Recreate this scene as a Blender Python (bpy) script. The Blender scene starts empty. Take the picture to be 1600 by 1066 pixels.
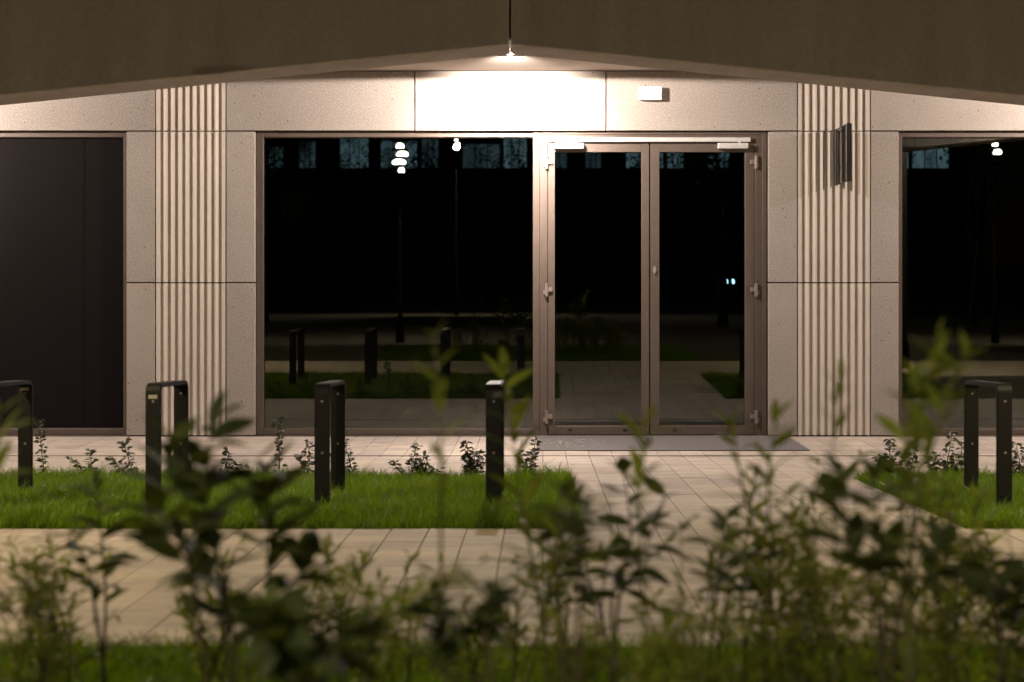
import bpy, bmesh, math, random
import numpy as np
from mathutils import Vector, Matrix

random.seed(11)
rng = np.random.default_rng(5)
sc = bpy.context.scene
COL = sc.collection

# ------------------------------------------------------------------ camera
CAM_D, CAM_H, FPX = 14.8, 1.58, 2222.0       # metres from the facade, eye height, focal length in photo pixels
VX, VY = 848.0, 445.0                        # where the optical axis meets the photo (shifted lens)
cam_d = bpy.data.cameras.new("camera")
cam = bpy.data.objects.new("camera", cam_d)
COL.objects.link(cam)
cam.location = (0, -CAM_D, CAM_H)
cam.rotation_euler = (math.radians(90), 0, 0)
cam_d.lens = 50.0
cam_d.sensor_width = 36.0
cam_d.shift_x = (800 - VX) / 1600
cam_d.shift_y = (VY - 533) / 1600
cam_d.clip_start = 0.05
cam_d.clip_end = 600
cam_d.dof.use_dof = True
cam_d.dof.focus_distance = 14.4
cam_d.dof.aperture_fstop = 1.9
sc.camera = cam

# ------------------------------------------------------------------ night sky
world = bpy.data.worlds.new("World")
sc.world = world
world.use_nodes = True
wn = world.node_tree
bg = wn.nodes["Background"]
sky = wn.nodes.new("ShaderNodeTexSky")
sky.sky_type = 'NISHITA'
sky.sun_disc = False
sky.sun_elevation = math.radians(-4)
sky.sun_rotation = math.radians(200)
wn.links.new(sky.outputs[0], bg.inputs[0])
bg.inputs[1].default_value = 0.05

# ------------------------------------------------------------------ exposure and sampling
sc.view_settings.view_transform = 'Standard'
sc.view_settings.look = 'None'
sc.view_settings.gamma = 1
sc.view_settings.exposure = 0.0
sc.view_settings.use_curve_mapping = False
sc.cycles.use_denoising = True
sc.cycles.max_bounces = 9
sc.cycles.diffuse_bounces = 5
sc.cycles.glossy_bounces = 4
sc.cycles.transparent_max_bounces = 14
sc.cycles.sample_clamp_indirect = 6.0
sc.cycles.caustics_reflective = False
sc.cycles.caustics_refractive = False

LAMP_W = 1020.0            # canopy downlights
WASH_W = 1300.0           # their tilted spot on the upper wall
STREET_W = 2200.0          # street lamps behind the camera
LAMP_COL = (1.0, 0.862, 0.77)
STREET_COL = (1.0, 0.85, 0.56)
PATH_W = 2000.0           # unseen lamps added beside the footpath, left and right of the frame
PATH_COL = (1.0, 0.80, 0.46)


def P(px, py, Z):
    """photo pixel at distance Z from the camera plane -> world point"""
    return Vector(((px - VX) * Z / FPX, -CAM_D + Z, CAM_H - (py - VY) * Z / FPX))


S = FPX / CAM_D


def fx(px):
    return (px - VX) / S


def fz(py):
    return CAM_H - (py - VY) / S


def gz(a):
    """ground height at distance a in front of the facade"""
    if a < 1.7:
        return 0.0
    if a < 6.7:
        return .038 * (a - 1.7)
    if a < 9.6:
        return .19 + .024 * (a - 6.7)
    if a < 13.0:
        return .2596 + .04 * (a - 9.6)
    return .3956


# ------------------------------------------------------------------ object helpers
def tag(o, label=None, cat=None, group=None, kind=None):
    if label:
        o['label'] = label
    if cat:
        o['category'] = cat
    if group:
        o['group'] = group
    if kind:
        o['kind'] = kind
    return o


def empty(name, loc=(0, 0, 0)):
    o = bpy.data.objects.new(name, None)
    o.empty_display_size = .1
    COL.objects.link(o)
    o.location = loc
    return o


def link(name, me, mat=None, parent=None, loc=None):
    o = bpy.data.objects.new(name, me)
    COL.objects.link(o)
    if mat is not None and not me.materials:
        me.materials.append(mat)
    if parent is not None:
        o.parent = parent
        o.matrix_parent_inverse = Matrix.Translation(parent_world(parent)).inverted()
    if loc is not None:
        o.location = loc
    return o


def parent_world(p):
    v = Vector(p.location)
    while p.parent is not None:
        # every parent here is only translated; children carry the inverse, so the local value is the world value
        return v
    return v


class MB:
    """collects boxes, prisms and tubes and links them as one mesh object"""
    def __init__(s):
        s.bm = bmesh.new()

    def box(s, x0, x1, y0, y1, z0, z1, bev=0.0):
        vs = [s.bm.verts.new(p) for p in ((x0, y0, z0), (x1, y0, z0), (x1, y1, z0), (x0, y1, z0),
                                          (x0, y0, z1), (x1, y0, z1), (x1, y1, z1), (x0, y1, z1))]
        fs = [s.bm.faces.new([vs[i] for i in q]) for q in
              ((3, 2, 1, 0), (4, 5, 6, 7), (0, 1, 5, 4), (1, 2, 6, 5), (2, 3, 7, 6), (3, 0, 4, 7))]
        if bev > 0:
            es = list({e for f in fs for e in f.edges})
            bmesh.ops.bevel(s.bm, geom=es, offset=bev, segments=1, affect='EDGES', profile=.5)
        return s

    def prism(s, pts, axis, a0, a1):
        """polygon pts (2D) extruded along axis from a0 to a1"""
        def mk(p, a):
            if axis == 'y':
                return (p[0], a, p[1])
            if axis == 'z':
                return (p[0], p[1], a)
            return (a, p[0], p[1])
        A = [s.bm.verts.new(mk(p, a0)) for p in pts]
        B = [s.bm.verts.new(mk(p, a1)) for p in pts]
        n = len(pts)
        s.bm.faces.new(A)
        s.bm.faces.new(B[::-1])
        for i in range(n):
            j = (i + 1) % n
            s.bm.faces.new((A[j], A[i], B[i], B[j]))
        return s

    def tube(s, pts, rad, n=8, cap=True):
        pts = [Vector(p) for p in pts]
        if not isinstance(rad, (list, tuple)):
            rad = [rad] * len(pts)
        rings = []
        up0 = Vector((0.13, 0.31, 0.94))
        for i, p in enumerate(pts):
            d = (pts[min(i + 1, len(pts) - 1)] - pts[max(i - 1, 0)])
            if d.length < 1e-9:
                d = Vector((0, 0, 1))
            d.normalize()
            u = d.cross(up0)
            if u.length < .2:
                u = d.cross(Vector((1, 0, 0)))
            u.normalize()
            w = d.cross(u)
            rings.append([s.bm.verts.new(p + (u * math.cos(t) + w * math.sin(t)) * rad[i])
                          for t in [2 * math.pi * k / n for k in range(n)]])
        for a, b in zip(rings, rings[1:]):
            for k in range(n):
                j = (k + 1) % n
                s.bm.faces.new((a[k], a[j], b[j], b[k]))
        if cap:
            s.bm.faces.new(rings[0][::-1])
            s.bm.faces.new(rings[-1])
        return s

    def lathe(s, prof, cx, cy, n=20):
        rings = []
        for r, z in prof:
            rings.append([s.bm.verts.new((cx + r * math.cos(2 * math.pi * k / n), cy + r * math.sin(2 * math.pi * k / n), z)) for k in range(n)])
        for a, b in zip(rings, rings[1:]):
            for k in range(n):
                j = (k + 1) % n
                s.bm.faces.new((a[k], a[j], b[j], b[k]))
        s.bm.faces.new(rings[0][::-1])
        s.bm.faces.new(rings[-1])
        return s

    def mesh(s, name, smooth=False):
        bmesh.ops.recalc_face_normals(s.bm, faces=s.bm.faces[:])
        me = bpy.data.meshes.new(name)
        s.bm.to_mesh(me)
        s.bm.free()
        if smooth:
            me.polygons.foreach_set('use_smooth', [True] * len(me.polygons))
        return me

    def build(s, name, mat, parent=None, smooth=False):
        return link(name, s.mesh(name, smooth), mat, parent)


def soup(name, V, F):
    me = bpy.data.meshes.new(name)
    me.from_pydata(V, [], F)
    me.update()
    return me


# ------------------------------------------------------------------ materials
def new_mat(name):
    m = bpy.data.materials.new(name)
    m.use_nodes = True
    nt = m.node_tree
    return m, nt, nt.nodes["Principled BSDF"]


def N(nt, typ, **kw):
    n = nt.nodes.new(typ)
    for k, v in kw.items():
        setattr(n, k, v)
    return n


def ramp(nt, src, stops):
    r = N(nt, "ShaderNodeValToRGB")
    els = r.color_ramp.elements
    while len(els) < len(stops):
        els.new(.5)
    for e, (p, c) in zip(els, stops):
        e.position = p
        e.color = (*c, 1) if len(c) == 3 else c
    nt.links.new(src, r.inputs[0])
    return r


def noise(nt, vec, scale, detail=4, rough=.55):
    n = N(nt, "ShaderNodeTexNoise")
    n.inputs['Scale'].default_value = scale
    n.inputs['Detail'].default_value = detail
    n.inputs['Roughness'].default_value = rough
    nt.links.new(vec, n.inputs['Vector'])
    return n


def mixc(nt, fac, a, b, mode='MIX'):
    m = N(nt, "ShaderNodeMix", data_type='RGBA', blend_type=mode)
    for inp, v in ((0, fac), (6, a), (7, b)):
        if isinstance(v, (int, float)):
            m.inputs[inp].default_value = v
        elif isinstance(v, tuple):
            m.inputs[inp].default_value = (*v, 1)
        else:
            nt.links.new(v, m.inputs[inp])
    return m.outputs[2]


def geo_pos(nt, scale=(1, 1, 1)):
    g = N(nt, "ShaderNodeNewGeometry")
    mp = N(nt, "ShaderNodeMapping")
    mp.inputs['Scale'].default_value = scale
    nt.links.new(g.outputs['Position'], mp.inputs['Vector'])
    return mp.outputs[0]


def bump(nt, b, src, strength, dist):
    bn = N(nt, "ShaderNodeBump")
    bn.inputs['Strength'].default_value = strength
    bn.inputs['Distance'].default_value = dist
    nt.links.new(src, bn.inputs['Height'])
    nt.links.new(bn.outputs[0], b.inputs['Normal'])


def stone_mat(name, c0, c1, speck=True):
    m, nt, b = new_mat(name)
    pos = geo_pos(nt)
    big = noise(nt, pos, 1.3, 5)
    col = ramp(nt, big.outputs[0], [(.3, c0), (.7, c1)]).outputs[0]
    oi = N(nt, "ShaderNodeObjectInfo")
    tone = ramp(nt, oi.outputs['Random'], [(0, (.87, .865, .86)), (1, (1.06, 1.05, 1.03))]).outputs[0]
    col = mixc(nt, 1.0, col, tone, 'MULTIPLY')
    if speck:
        # pale aggregate grains, dark grains and a few open pits
        g1 = noise(nt, pos, 78, 2, .6)
        f1 = ramp(nt, g1.outputs[0], [(.50, (0, 0, 0)), (.66, (1, 1, 1))]).outputs[0]
        col = mixc(nt, f1, col, (min(c1[0] * 1.36, 1), min(c1[1] * 1.35, 1), min(c1[2] * 1.34, 1)))
        g2 = noise(nt, pos, 95, 2, .6)
        f2 = ramp(nt, g2.outputs[0], [(.30, (1, 1, 1)), (.42, (0, 0, 0))]).outputs[0]
        col = mixc(nt, f2, col, (c0[0] * .70, c0[1] * .69, c0[2] * .68))
        v = N(nt, "ShaderNodeTexVoronoi")
        v.inputs['Scale'].default_value = 11
        nt.links.new(pos, v.inputs['Vector'])
        pit = ramp(nt, v.outputs['Distance'], [(.06, (1, 1, 1)), (.11, (0, 0, 0))]).outputs[0]
        sep = N(nt, "ShaderNodeSeparateColor")
        nt.links.new(v.outputs['Color'], sep.inputs[0])
        keep = ramp(nt, sep.outputs[0], [(.45, (0, 0, 0)), (.47, (1, 1, 1))]).outputs[0]
        pm = mixc(nt, 1.0, pit, keep, 'MULTIPLY')
        col = mixc(nt, pm, col, (.11, .09, .075))
        bump(nt, b, g1.outputs[0], .25, .004)
    else:
        g = noise(nt, pos, 30, 6, .6)
        bump(nt, b, g.outputs[0], .12, .004)
    nt.links.new(col, b.inputs['Base Color'])
    b.inputs['Roughness'].default_value = .8
    return m


M = {}
M['stone'] = stone_mat('speckled_concrete', (.262, .230, .205), (.318, .281, .250))
M['flute'] = stone_mat('smooth_concrete', (.47, .42, .375), (.53, .475, .425), False)
# canopy concrete: cloudy, faintly streaked down the face
m, nt, b = new_mat('canopy_concrete')
pos = geo_pos(nt, (3.0, 3.0, .5))
n1 = noise(nt, pos, 1.2, 6, .6)
col = ramp(nt, n1.outputs[0], [(.3, (.30, .262, .222)), (.7, (.40, .355, .305))]).outputs[0]
n2 = noise(nt, geo_pos(nt), 22, 5, .6)
col = mixc(nt, .25, col, ramp(nt, n2.outputs[0], [(.35, (.25, .21, .165)), (.65, (.45, .39, .31))]).outputs[0])
nt.links.new(col, b.inputs['Base Color'])
b.inputs['Roughness'].default_value = .75
bump(nt, b, n2.outputs[0], .15, .004)
M['canopy'] = m


M['soffit'] = stone_mat('pale_soffit', (.46, .40, .355), (.52, .455, .405), False)


def plain(name, c, rough=.5, metal=0.0, var=0.0, scale=30):
    m, nt, b = new_mat(name)
    b.inputs['Base Color'].default_value = (*c, 1)
    b.inputs['Roughness'].default_value = rough
    b.inputs['Metallic'].default_value = metal
    if var > 0:
        n = noise(nt, geo_pos(nt), scale, 5)
        lo = tuple(x * (1 - var) for x in c)
        hi = tuple(min(1, x * (1 + var)) for x in c)
        nt.links.new(ramp(nt, n.outputs[0], [(.3, lo), (.7, hi)]).outputs[0], b.inputs['Base Color'])
        r = N(nt, "ShaderNodeMapRange")
        r.inputs[3].default_value = rough - .1
        r.inputs[4].default_value = min(1, rough + .12)
        nt.links.new(n.outputs[0], r.inputs[0])
        nt.links.new(r.outputs[0], b.inputs['Roughness'])
    return m


M['frame'] = plain('bronze_aluminium', (.100, .074, .059), .5, .15, .08, 14)
M['silver'] = plain('silver_aluminium', (.62, .60, .58), .35, .3, .05, 20)
M['hinge'] = plain('hinge_metal', (.24, .20, .18), .4, .3, .06, 40)
M['dark'] = plain('dark_backing', (.02, .018, .016), .9)
M['black'] = plain('black_powder_coat', (.009, .008, .008), .5, 0, .25, 60)
M['black'].node_tree.nodes['Principled BSDF'].inputs['Specular IOR Level'].default_value = .3
M['bolt'] = plain('bolt_zinc', (.30, .28, .25), .45, .6)
M['tagm'] = plain('label_plate', (.45, .42, .34), .5)
M['blind'] = plain('charcoal_screen_cloth', (.0075, .006, .006), .8, 0, .12, 3)
M['blind'].node_tree.nodes['Principled BSDF'].inputs['Specular IOR Level'].default_value = .08
M['white'] = plain('white_plastic', (.80, .79, .77), .45)
M['room'] = plain('dark_interior', (.10, .09, .075), .9)
M['signm'] = plain('sign_metal', (.024, .019, .014), .42, .3, .15, 10)
M['steel'] = plain('galvanised_steel', (.33, .32, .31), .5, .6, .1, 60)
M['soil'] = plain('soil', (.035, .026, .018), .95, 0, .4, 6)
M['bed'] = plain('joint_sand', (.10, .085, .07), .95, 0, .2, 30)
M['post'] = plain('lamp_post_paint', (.004, .004, .004), .9)
M['post'].node_tree.nodes['Principled BSDF'].inputs['Specular IOR Level'].default_value = .05
M['bwall'] = plain('far_render', (.10, .10, .10), .9, 0, .2, 1)
M['bark'] = plain('bark', (.06, .045, .033), .9, 0, .35, 18)
M['twig'] = plain('twig_bark', (.05, .034, .018), .75, 0, .3, 60)
M['greenstem'] = plain('green_stem', (.10, .10, .03), .6, 0, .3, 40)

# doormat: ribbed grey textile with a pale speckled patch
m, nt, b = new_mat('entrance_matting')
pos = geo_pos(nt)
n1 = noise(nt, pos, 120, 3)
col = ramp(nt, n1.outputs[0], [(.3, (.085, .076, .075)), (.7, (.14, .126, .123))]).outputs[0]
w = N(nt, "ShaderNodeTexWave", wave_type='BANDS', bands_direction='X')
w.inputs['Scale'].default_value = 16
nt.links.new(pos, w.inputs['Vector'])
col = mixc(nt, .2, col, mixc(nt, w.outputs[0], (.07, .065, .062), (.15, .135, .13)))
nt.links.new(col, b.inputs['Base Color'])
b.inputs['Roughness'].default_value = .9
bump(nt, b, n1.outputs[0], .3, .003)
M['mat'] = m
m, nt, b = new_mat('pale_speckle')
pos = geo_pos(nt)
n1 = noise(nt, pos, 60, 4, .7)
nt.links.new(ramp(nt, n1.outputs[0], [(.35, (.12, .105, .10)), (.6, (.42, .38, .35))]).outputs[0], b.inputs['Base Color'])
M['patch'] = m

# concrete pavers: colour-blended streaks of tan and pinkish grey
m, nt, b = new_mat('blended_pavers')
pos = geo_pos(nt, (.8, 3.4, 1))
n1 = noise(nt, pos, 1.1, 5, .6)
col = ramp(nt, n1.outputs[0], [(.34, (.31, .265, .25)), (.46, (.42, .365, .335)), (.56, (.48, .42, .37)), (.68, (.55, .455, .32))]).outputs[0]
oi = N(nt, "ShaderNodeObjectInfo")
tone = ramp(nt, oi.outputs['Random'], [(0, (.78, .77, .79)), (.5, (1, 1, 1)), (1, (1.14, 1.10, 1.0))]).outputs[0]
col = mixc(nt, 1.0, col, tone, 'MULTIPLY')
n3 = noise(nt, geo_pos(nt, (1, 6, 1)), 4, 4, .6)
col = mixc(nt, .4, col, ramp(nt, n3.outputs[0], [(.36, (.22, .18, .165)), (.64, (.55, .47, .385))]).outputs[0])
n4 = noise(nt, geo_pos(nt), .9, 6, .65)
col = mixc(nt, 1.0, col, ramp(nt, n4.outputs[0], [(.32, (.78, .77, .76)), (.6, (1.04, 1.03, 1.0))]).outputs[0], 'MULTIPLY')
n2 = noise(nt, geo_pos(nt), 160, 3, .6)
col = mixc(nt, .22, col, ramp(nt, n2.outputs[0], [(.35, (.2, .17, .15)), (.65, (.55, .47, .39))]).outputs[0])
nt.links.new(col, b.inputs['Base Color'])
b.inputs['Roughness'].default_value = .78
bump(nt, b, n2.outputs[0], .15, .002)
M['paver'] = m

# window glass: mirror by fresnel over a dark tint
m = bpy.data.materials.new('dark_glass')
m.use_nodes = True
nt = m.node_tree
nt.nodes.clear()
out = N(nt, "ShaderNodeOutputMaterial")
mx = N(nt, "ShaderNodeMixShader")
tr = N(nt, "ShaderNodeBsdfTransparent")
tr.inputs[0].default_value = (.50, .51, .47, 1)
gl = N(nt, "ShaderNodeBsdfGlossy")
gl.inputs['Roughness'].default_value = 0.0
gl.inputs[0].default_value = (.95, 1, .96, 1)
fr = N(nt, "ShaderNodeFresnel")
fr.inputs[0].default_value = 1.8
nt.links.new(fr.outputs[0], mx.inputs[0])
nt.links.new(tr.outputs[0], mx.inputs[1])
nt.links.new(gl.outputs[0], mx.inputs[2])
nt.links.new(mx.outputs[0], out.inputs[0])
M['glass'] = m
m = m.copy()
m.name = 'smoked_glass'
for n_ in m.node_tree.nodes:
    if n_.type == 'BSDF_TRANSPARENT':
        n_.inputs[0].default_value = (.80, .77, .73, 1)
    if n_.type == 'FRESNEL':
        n_.inputs[0].default_value = 1.3
M['smoked'] = m


def emit(name, c, s):
    m = bpy.data.materials.new(name)
    m.use_nodes = True
    nt = m.node_tree
    b = nt.nodes["Principled BSDF"]
    b.inputs['Base Color'].default_value = (*c, 1)
    b.inputs['Emission Color'].default_value = (*c, 1)
    b.inputs['Emission Strength'].default_value = s
    return m


M['lens'] = emit('lamp_lens', (1, .93, .82), 9)
M['street_lens'] = emit('street_lens', (1, .96, .85), 45)
M['blue_lens'] = emit('blue_lens', (.35, .75, 1), 30)
M['dusk_pane'] = emit('dusk_glow_blue', (.30, .52, .62), 1.5)  # blue glow standing in for the dusk sky mirrored in the glass
M['dim_dusk_pane'] = emit('dusk_glow_dim', (.20, .34, .40), .8)
for k_ in ('dusk_pane', 'dim_dusk_pane'):
    nt = M[k_].node_tree
    nn = noise(nt, geo_pos(nt, (1, 1, .6)), .9, 6, .65)
    base = M[k_].node_tree.nodes['Principled BSDF'].inputs['Emission Color'].default_value[:3]
    nt.links.new(ramp(nt, nn.outputs[0], [(.32, tuple(v * .12 for v in base)), (.68, tuple(min(1, v * 1.35) for v in base))]).outputs[0],
                 nt.nodes['Principled BSDF'].inputs['Emission Color'])


def leaf_mat(name, c0, c1, trans, tcol, rough=.38):
    m, nt, b = new_mat(name)
    oi = N(nt, "ShaderNodeObjectInfo")
    n = noise(nt, geo_pos(nt), 9, 3)
    add = N(nt, "ShaderNodeMath", operation='ADD')
    nt.links.new(n.outputs[0], add.inputs[0])
    sub = N(nt, "ShaderNodeMath", operation='MULTIPLY_ADD')
    sub.inputs[1].default_value = .6
    sub.inputs[2].default_value = -.3
    nt.links.new(oi.outputs['Random'], sub.inputs[0])
    nt.links.new(sub.outputs[0], add.inputs[1])
    col = ramp(nt, add.outputs[0], [(.25, c0), (.75, c1)]).outputs[0]
    nt.links.new(col, b.inputs['Base Color'])
    b.inputs['Roughness'].default_value = rough
    t = N(nt, "ShaderNodeBsdfTranslucent")
    nt.links.new(ramp(nt, add.outputs[0], [(.25, tuple(x * .6 for x in tcol)), (.75, tcol)]).outputs[0], t.inputs[0])
    mx = N(nt, "ShaderNodeMixShader")
    mx.inputs[0].default_value = trans
    nt.links.new(b.outputs[0], mx.inputs[1])
    nt.links.new(t.outputs[0], mx.inputs[2])
    nt.links.new(mx.outputs[0], nt.nodes["Material Output"].inputs[0])
    return m


M['laurel'] = leaf_mat('laurel_leaf', (.022, .036, .006), (.055, .072, .012), .3, (.22, .27, .025), .68)
M['lance'] = leaf_mat('lance_leaf', (.08, .11, .014), (.20, .225, .03), .5, (.48, .54, .05), .5)
M['fresh'] = leaf_mat('fresh_leaf', (.13, .18, .02), (.22, .27, .04), .55, (.50, .58, .06), .45)
M['small'] = leaf_mat('small_leaf', (.02, .028, .012), (.05, .06, .022), .2, (.10, .10, .03), .5)
M['grass'] = leaf_mat('grass_blade', (.012, .05, .002), (.20, .31, .010), .45, (.26, .42, .010), .4)
gn = M['grass'].node_tree
ga = N(gn, "ShaderNodeAttribute", attribute_name='tone')
for n_ in list(gn.nodes):
    if n_.type == 'VALTORGB':
        gn.links.new(ga.outputs['Fac'], n_.inputs[0])
        n_.color_ramp.elements[0].position = .1
        n_.color_ramp.elements[1].position = .9
M['treeleaf'] = leaf_mat('tree_leaf', (.03, .04, .012), (.06, .075, .02), .25, (.08, .10, .02), .5)

# ------------------------------------------------------------------ ground
XS = [-60, -6, 6, 60]
AS = [-12, 0, 1.7, 6.7, 9.6, 13, 40, 160]


def strip(name, x0, x1, a_list, dz, mat, kind='structure'):
    V, F = [], []
    for a in a_list:
        V += [(x0, -a, gz(a) + dz), (x1, -a, gz(a) + dz)]
    for i in range(len(a_list) - 1):
        F.append((2 * i, 2 * i + 1, 2 * i + 3, 2 * i + 2))
    me = soup(name, V, F)
    o = link(name, me, mat)
    tag(o, kind=kind)
    return o


ground = strip('ground', -90, 90, [-15, 0, 1.7, 6.7, 9.6, 13, 40, 180], -.05, M['soil'])
X_L, X_R = .22, 2.42          # grass ends left and right of the paved way to the door
plaza = strip('plaza_pavement', -9.5, 9.5, [-.05, 1.7, 3.75], -.012, M['bed'])
way = strip('entrance_path', X_L - .004, X_R + .004, [3.75, 6.7], -.012, M['bed'])
footpath = strip('footpath', -9.5, 9.5, [6.7, 9.6], -.012, M['bed'])

CW = .2148
PL = .62
_pm = {}


def paver_mesh(w, l):
    k = (round(w, 3), round(l, 3))
    if k not in _pm:
        me = MB().box(-w / 2 + .002, w / 2 - .002, -l / 2 + .0015, l / 2 - .0015, -.05, 0, .0025).mesh('paver')
        me.materials.append(M['paver'])
        _pm[k] = me
    return _pm[k]


def in_view(x, a):
    Z = CAM_D - a
    if Z < 1:
        return False
    px = VX + x * FPX / Z
    py = VY + (CAM_H - gz(a)) * FPX / Z
    return -15 < px < 1615 and py < 1085


def pave(parent, x0, x1, a0, a1, seed, budget):
    r = random.Random(seed)
    items = []
    k0 = math.floor(x0 / CW)
    for k in range(k0, int(math.ceil(x1 / CW)) + 1):
        xa, xb = max(x0, k * CW), min(x1, (k + 1) * CW)
        if xb - xa < .03:
            continue
        off = (k % 2) * PL * .5 + (k % 3) * .07
        a = a0 - off
        while a < a1:
            s, e = max(a, a0), min(a + PL, a1)
            a += PL
            if e - s < .04:
                continue
            # split at the kink of the slope
            items.append(((xa + xb) / 2, (s + e) / 2, xb - xa, e - s))
    vis = [i for i in items if in_view(i[0], i[1])]
    vis.sort(key=lambda i: -i[1])
    single = vis[:budget]
    ids = {id(i) for i in single}
    rest = [i for i in items if id(i) not in ids]
    for x, a, w, l in single:
        o = link('paver', paver_mesh(w, l), None, parent)
        sl = (gz(a + .1) - gz(a - .1)) / .2
        o.location = (x, -a, gz(a) + r.uniform(-.0012, .0012))
        o.rotation_euler = (-math.atan(sl) + r.uniform(-.002, .002), r.uniform(-.003, .003), 0)
    if rest:
        mb = MB()
        for x, a, w, l in rest:
            z0 = gz(a)
            s0 = len(mb.bm.verts)
            mb.box(x - w / 2 + .003, x + w / 2 - .003, -a - l / 2 + .0025, -a + l / 2 - .0025, z0 - .05, z0)
            mb.bm.verts.ensure_lookup_table()
            for v in mb.bm.verts[s0:]:
                v.co.z += gz(-v.co.y) - z0
        o = mb.build('paver_field', M['paver'], parent)
        tag(o, kind='stuff')


pave(plaza, -9.4, 9.4, .0, 1.64, 1, 110)
pave(plaza, -9.4, 9.4, 1.70, 3.75, 2, 185)
pave(way, X_L, X_R, 3.75, 6.7, 3, 100)
pave(footpath, -9.4, 9.4, 6.7, 9.6, 4, 290)

# slot drain
drain = empty('drain_channel', (0, -1.67, 0))
tag(drain, 'narrow dark slot drain running through the paving along the facade', 'drain')
mb = MB()
mb.box(-9.4, 9.4, -1.655, -1.645, -.05, .0005).box(-9.4, 9.4, -1.695, -1.685, -.05, .0005)
mb.build('channel_edge', M['frame'], drain)
MB().box(-9.4, 9.4, -1.685, -1.655, -.06, -.045).build('channel_base', M['dark'], drain)
mb = MB()
for i in range(300):
    x = -6.2 + i * .0415
    mb.box(x, x + .010, -1.685, -1.655, -.014, -.004)
tag(mb.build('grate_bar', M['steel'], drain), kind='stuff')

# ------------------------------------------------------------------ building
X0L = fx(797)                     # middle of the canopy bay
bld = empty('building', (0, 0, 0))
tag(bld, 'pale concrete ground floor facade with glazed doors under a lit angular canopy', 'building')
Z_TOP = 3.803
Z_L = fz(205)                     # underside of the lintel panels
Z_M = fz(442)
G = .006                          # half joint


def stone(px0, px1, z0, z1, name='stone_panel', y1=.10):
    return MB().box(fx(px0) + G, fx(px1) - G, 0, y1, z0, z1, .004).build(name, M['stone'], bld)


# lintel course
for a, c in ((-607, -357), (-357, -60), (-60, 243), (353, 648), (648, 947), (947, 1246), (1360, 1655), (1655, 1950), (1950, 2250)):
    stone(a, c, Z_L + G, Z_TOP)
# narrow panels beside the pilasters
for a, c in ((197, 243), (353, 399), (1200, 1246), (1360, 1405)):
    stone(a, c, Z_M + G, Z_L - G)
    stone(a, c, .012, Z_M - G)


def fluted(px0, px1, z0, z1):
    x0, x1 = fx(px0) + G, fx(px1) - G
    w = x1 - x0
    n = 9
    e = .022
    pitch = (w - 2 * e) / n
    prof = [(x0, .10), (x0, .0), (x0 + e, 0.0)]
    for i in range(n):
        s = x0 + e + i * pitch
        for t in (.04, .08, .15, .27, .5, .73, .85, .92, .96):
            u = (t - .04) / .92
            prof.append((s + t * pitch, .025 * (math.sin(math.pi * u) ** .9)))
        prof.append((s + pitch, -.002))
    prof += [(x1, 0.0), (x1, .10)]
    MB().prism(prof, 'z', z0, z1).build('fluted_panel', M['flute'], bld)


for a, c in ((243, 353), (1246, 1360)):
    fluted(a, c, Z_L + G, Z_TOP)
    fluted(a, c, Z_M + G, Z_L - G)
    fluted(a, c, .012, Z_M - G)
# dark backing seen only through the joints, and the wall body over the lintel
mb = MB()
for a, c in ((198, 398), (1201, 1404)):
    mb.box(fx(a), fx(c), .102, .30, .0, Z_L)
mb.box(fx(-610), fx(2250), .102, .30, Z_L + .005, 4.6)
mb.build('backing_wall', M['dark'], bld)

FY = .055         # face of the frames
GY = .095         # face of the glass


def window(px0, px1, fl, fr_, mat_pane, pane_name, mullions=()):
    """frame with rebates; children: pane, sill"""
    x0, x1 = fx(px0), fx(px1)
    zt, zb = Z_L - .002, .012
    mb = MB()
    B = .003
    mb.box(x0, x0 + fl, FY, .16, zb, zt, B)
    mb.box(x1 - fr_, x1, FY, .16, zb, zt, B)
    mb.box(x0 + fl, x1 - fr_, FY + .001, .16, zt - .055, zt, B)
    mb.box(x0 + fl, x1 - fr_, FY + .001, .16, zb, zb + .062, B)
    # glazing bead
    mb.box(x0 + fl, x1 - fr_, FY + .022, .12, zt - .063, zt - .055)
    mb.box(x0 + fl, x1 - fr_, FY + .022, .12, zb + .062, zb + .069)
    for px in mullions:
        xm = fx(px)
        mb.box(xm - .03, xm + .03, FY + .002, .16, zb + .062, zt - .055, B)
    o = mb.build('window', M['frame'], bld)
    MB().box(x0 + fl - .01, x1 - fr_ + .01, GY, GY + .02, zb + .05, zt - .045).build(pane_name, mat_pane, o)
    MB().box(x0, x1, FY - .03, FY - .002, -.004, .010, .002).build('sill', M['frame'], o)
    return o


wl = window(-607, 197, .05, .045, M['blind'], 'screen')
tag(wl, 'window closed by a charcoal screen, cut by the left photo edge')
mb = MB()
mb.box(fx(127) - .002, fx(127) + .002, GY - .003, GY, .07, Z_L - .06)
mb.build('screen_seam', M['blind'], wl)
wm = window(399, 838, .072, .036, M['glass'], 'pane')
tag(wm, 'large dark shop window beside the double door')
wr = window(1405, 2250, .045, .05, M['glass'], 'pane', (1760,))
tag(wr, 'dark window cut by the right photo edge')

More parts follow.
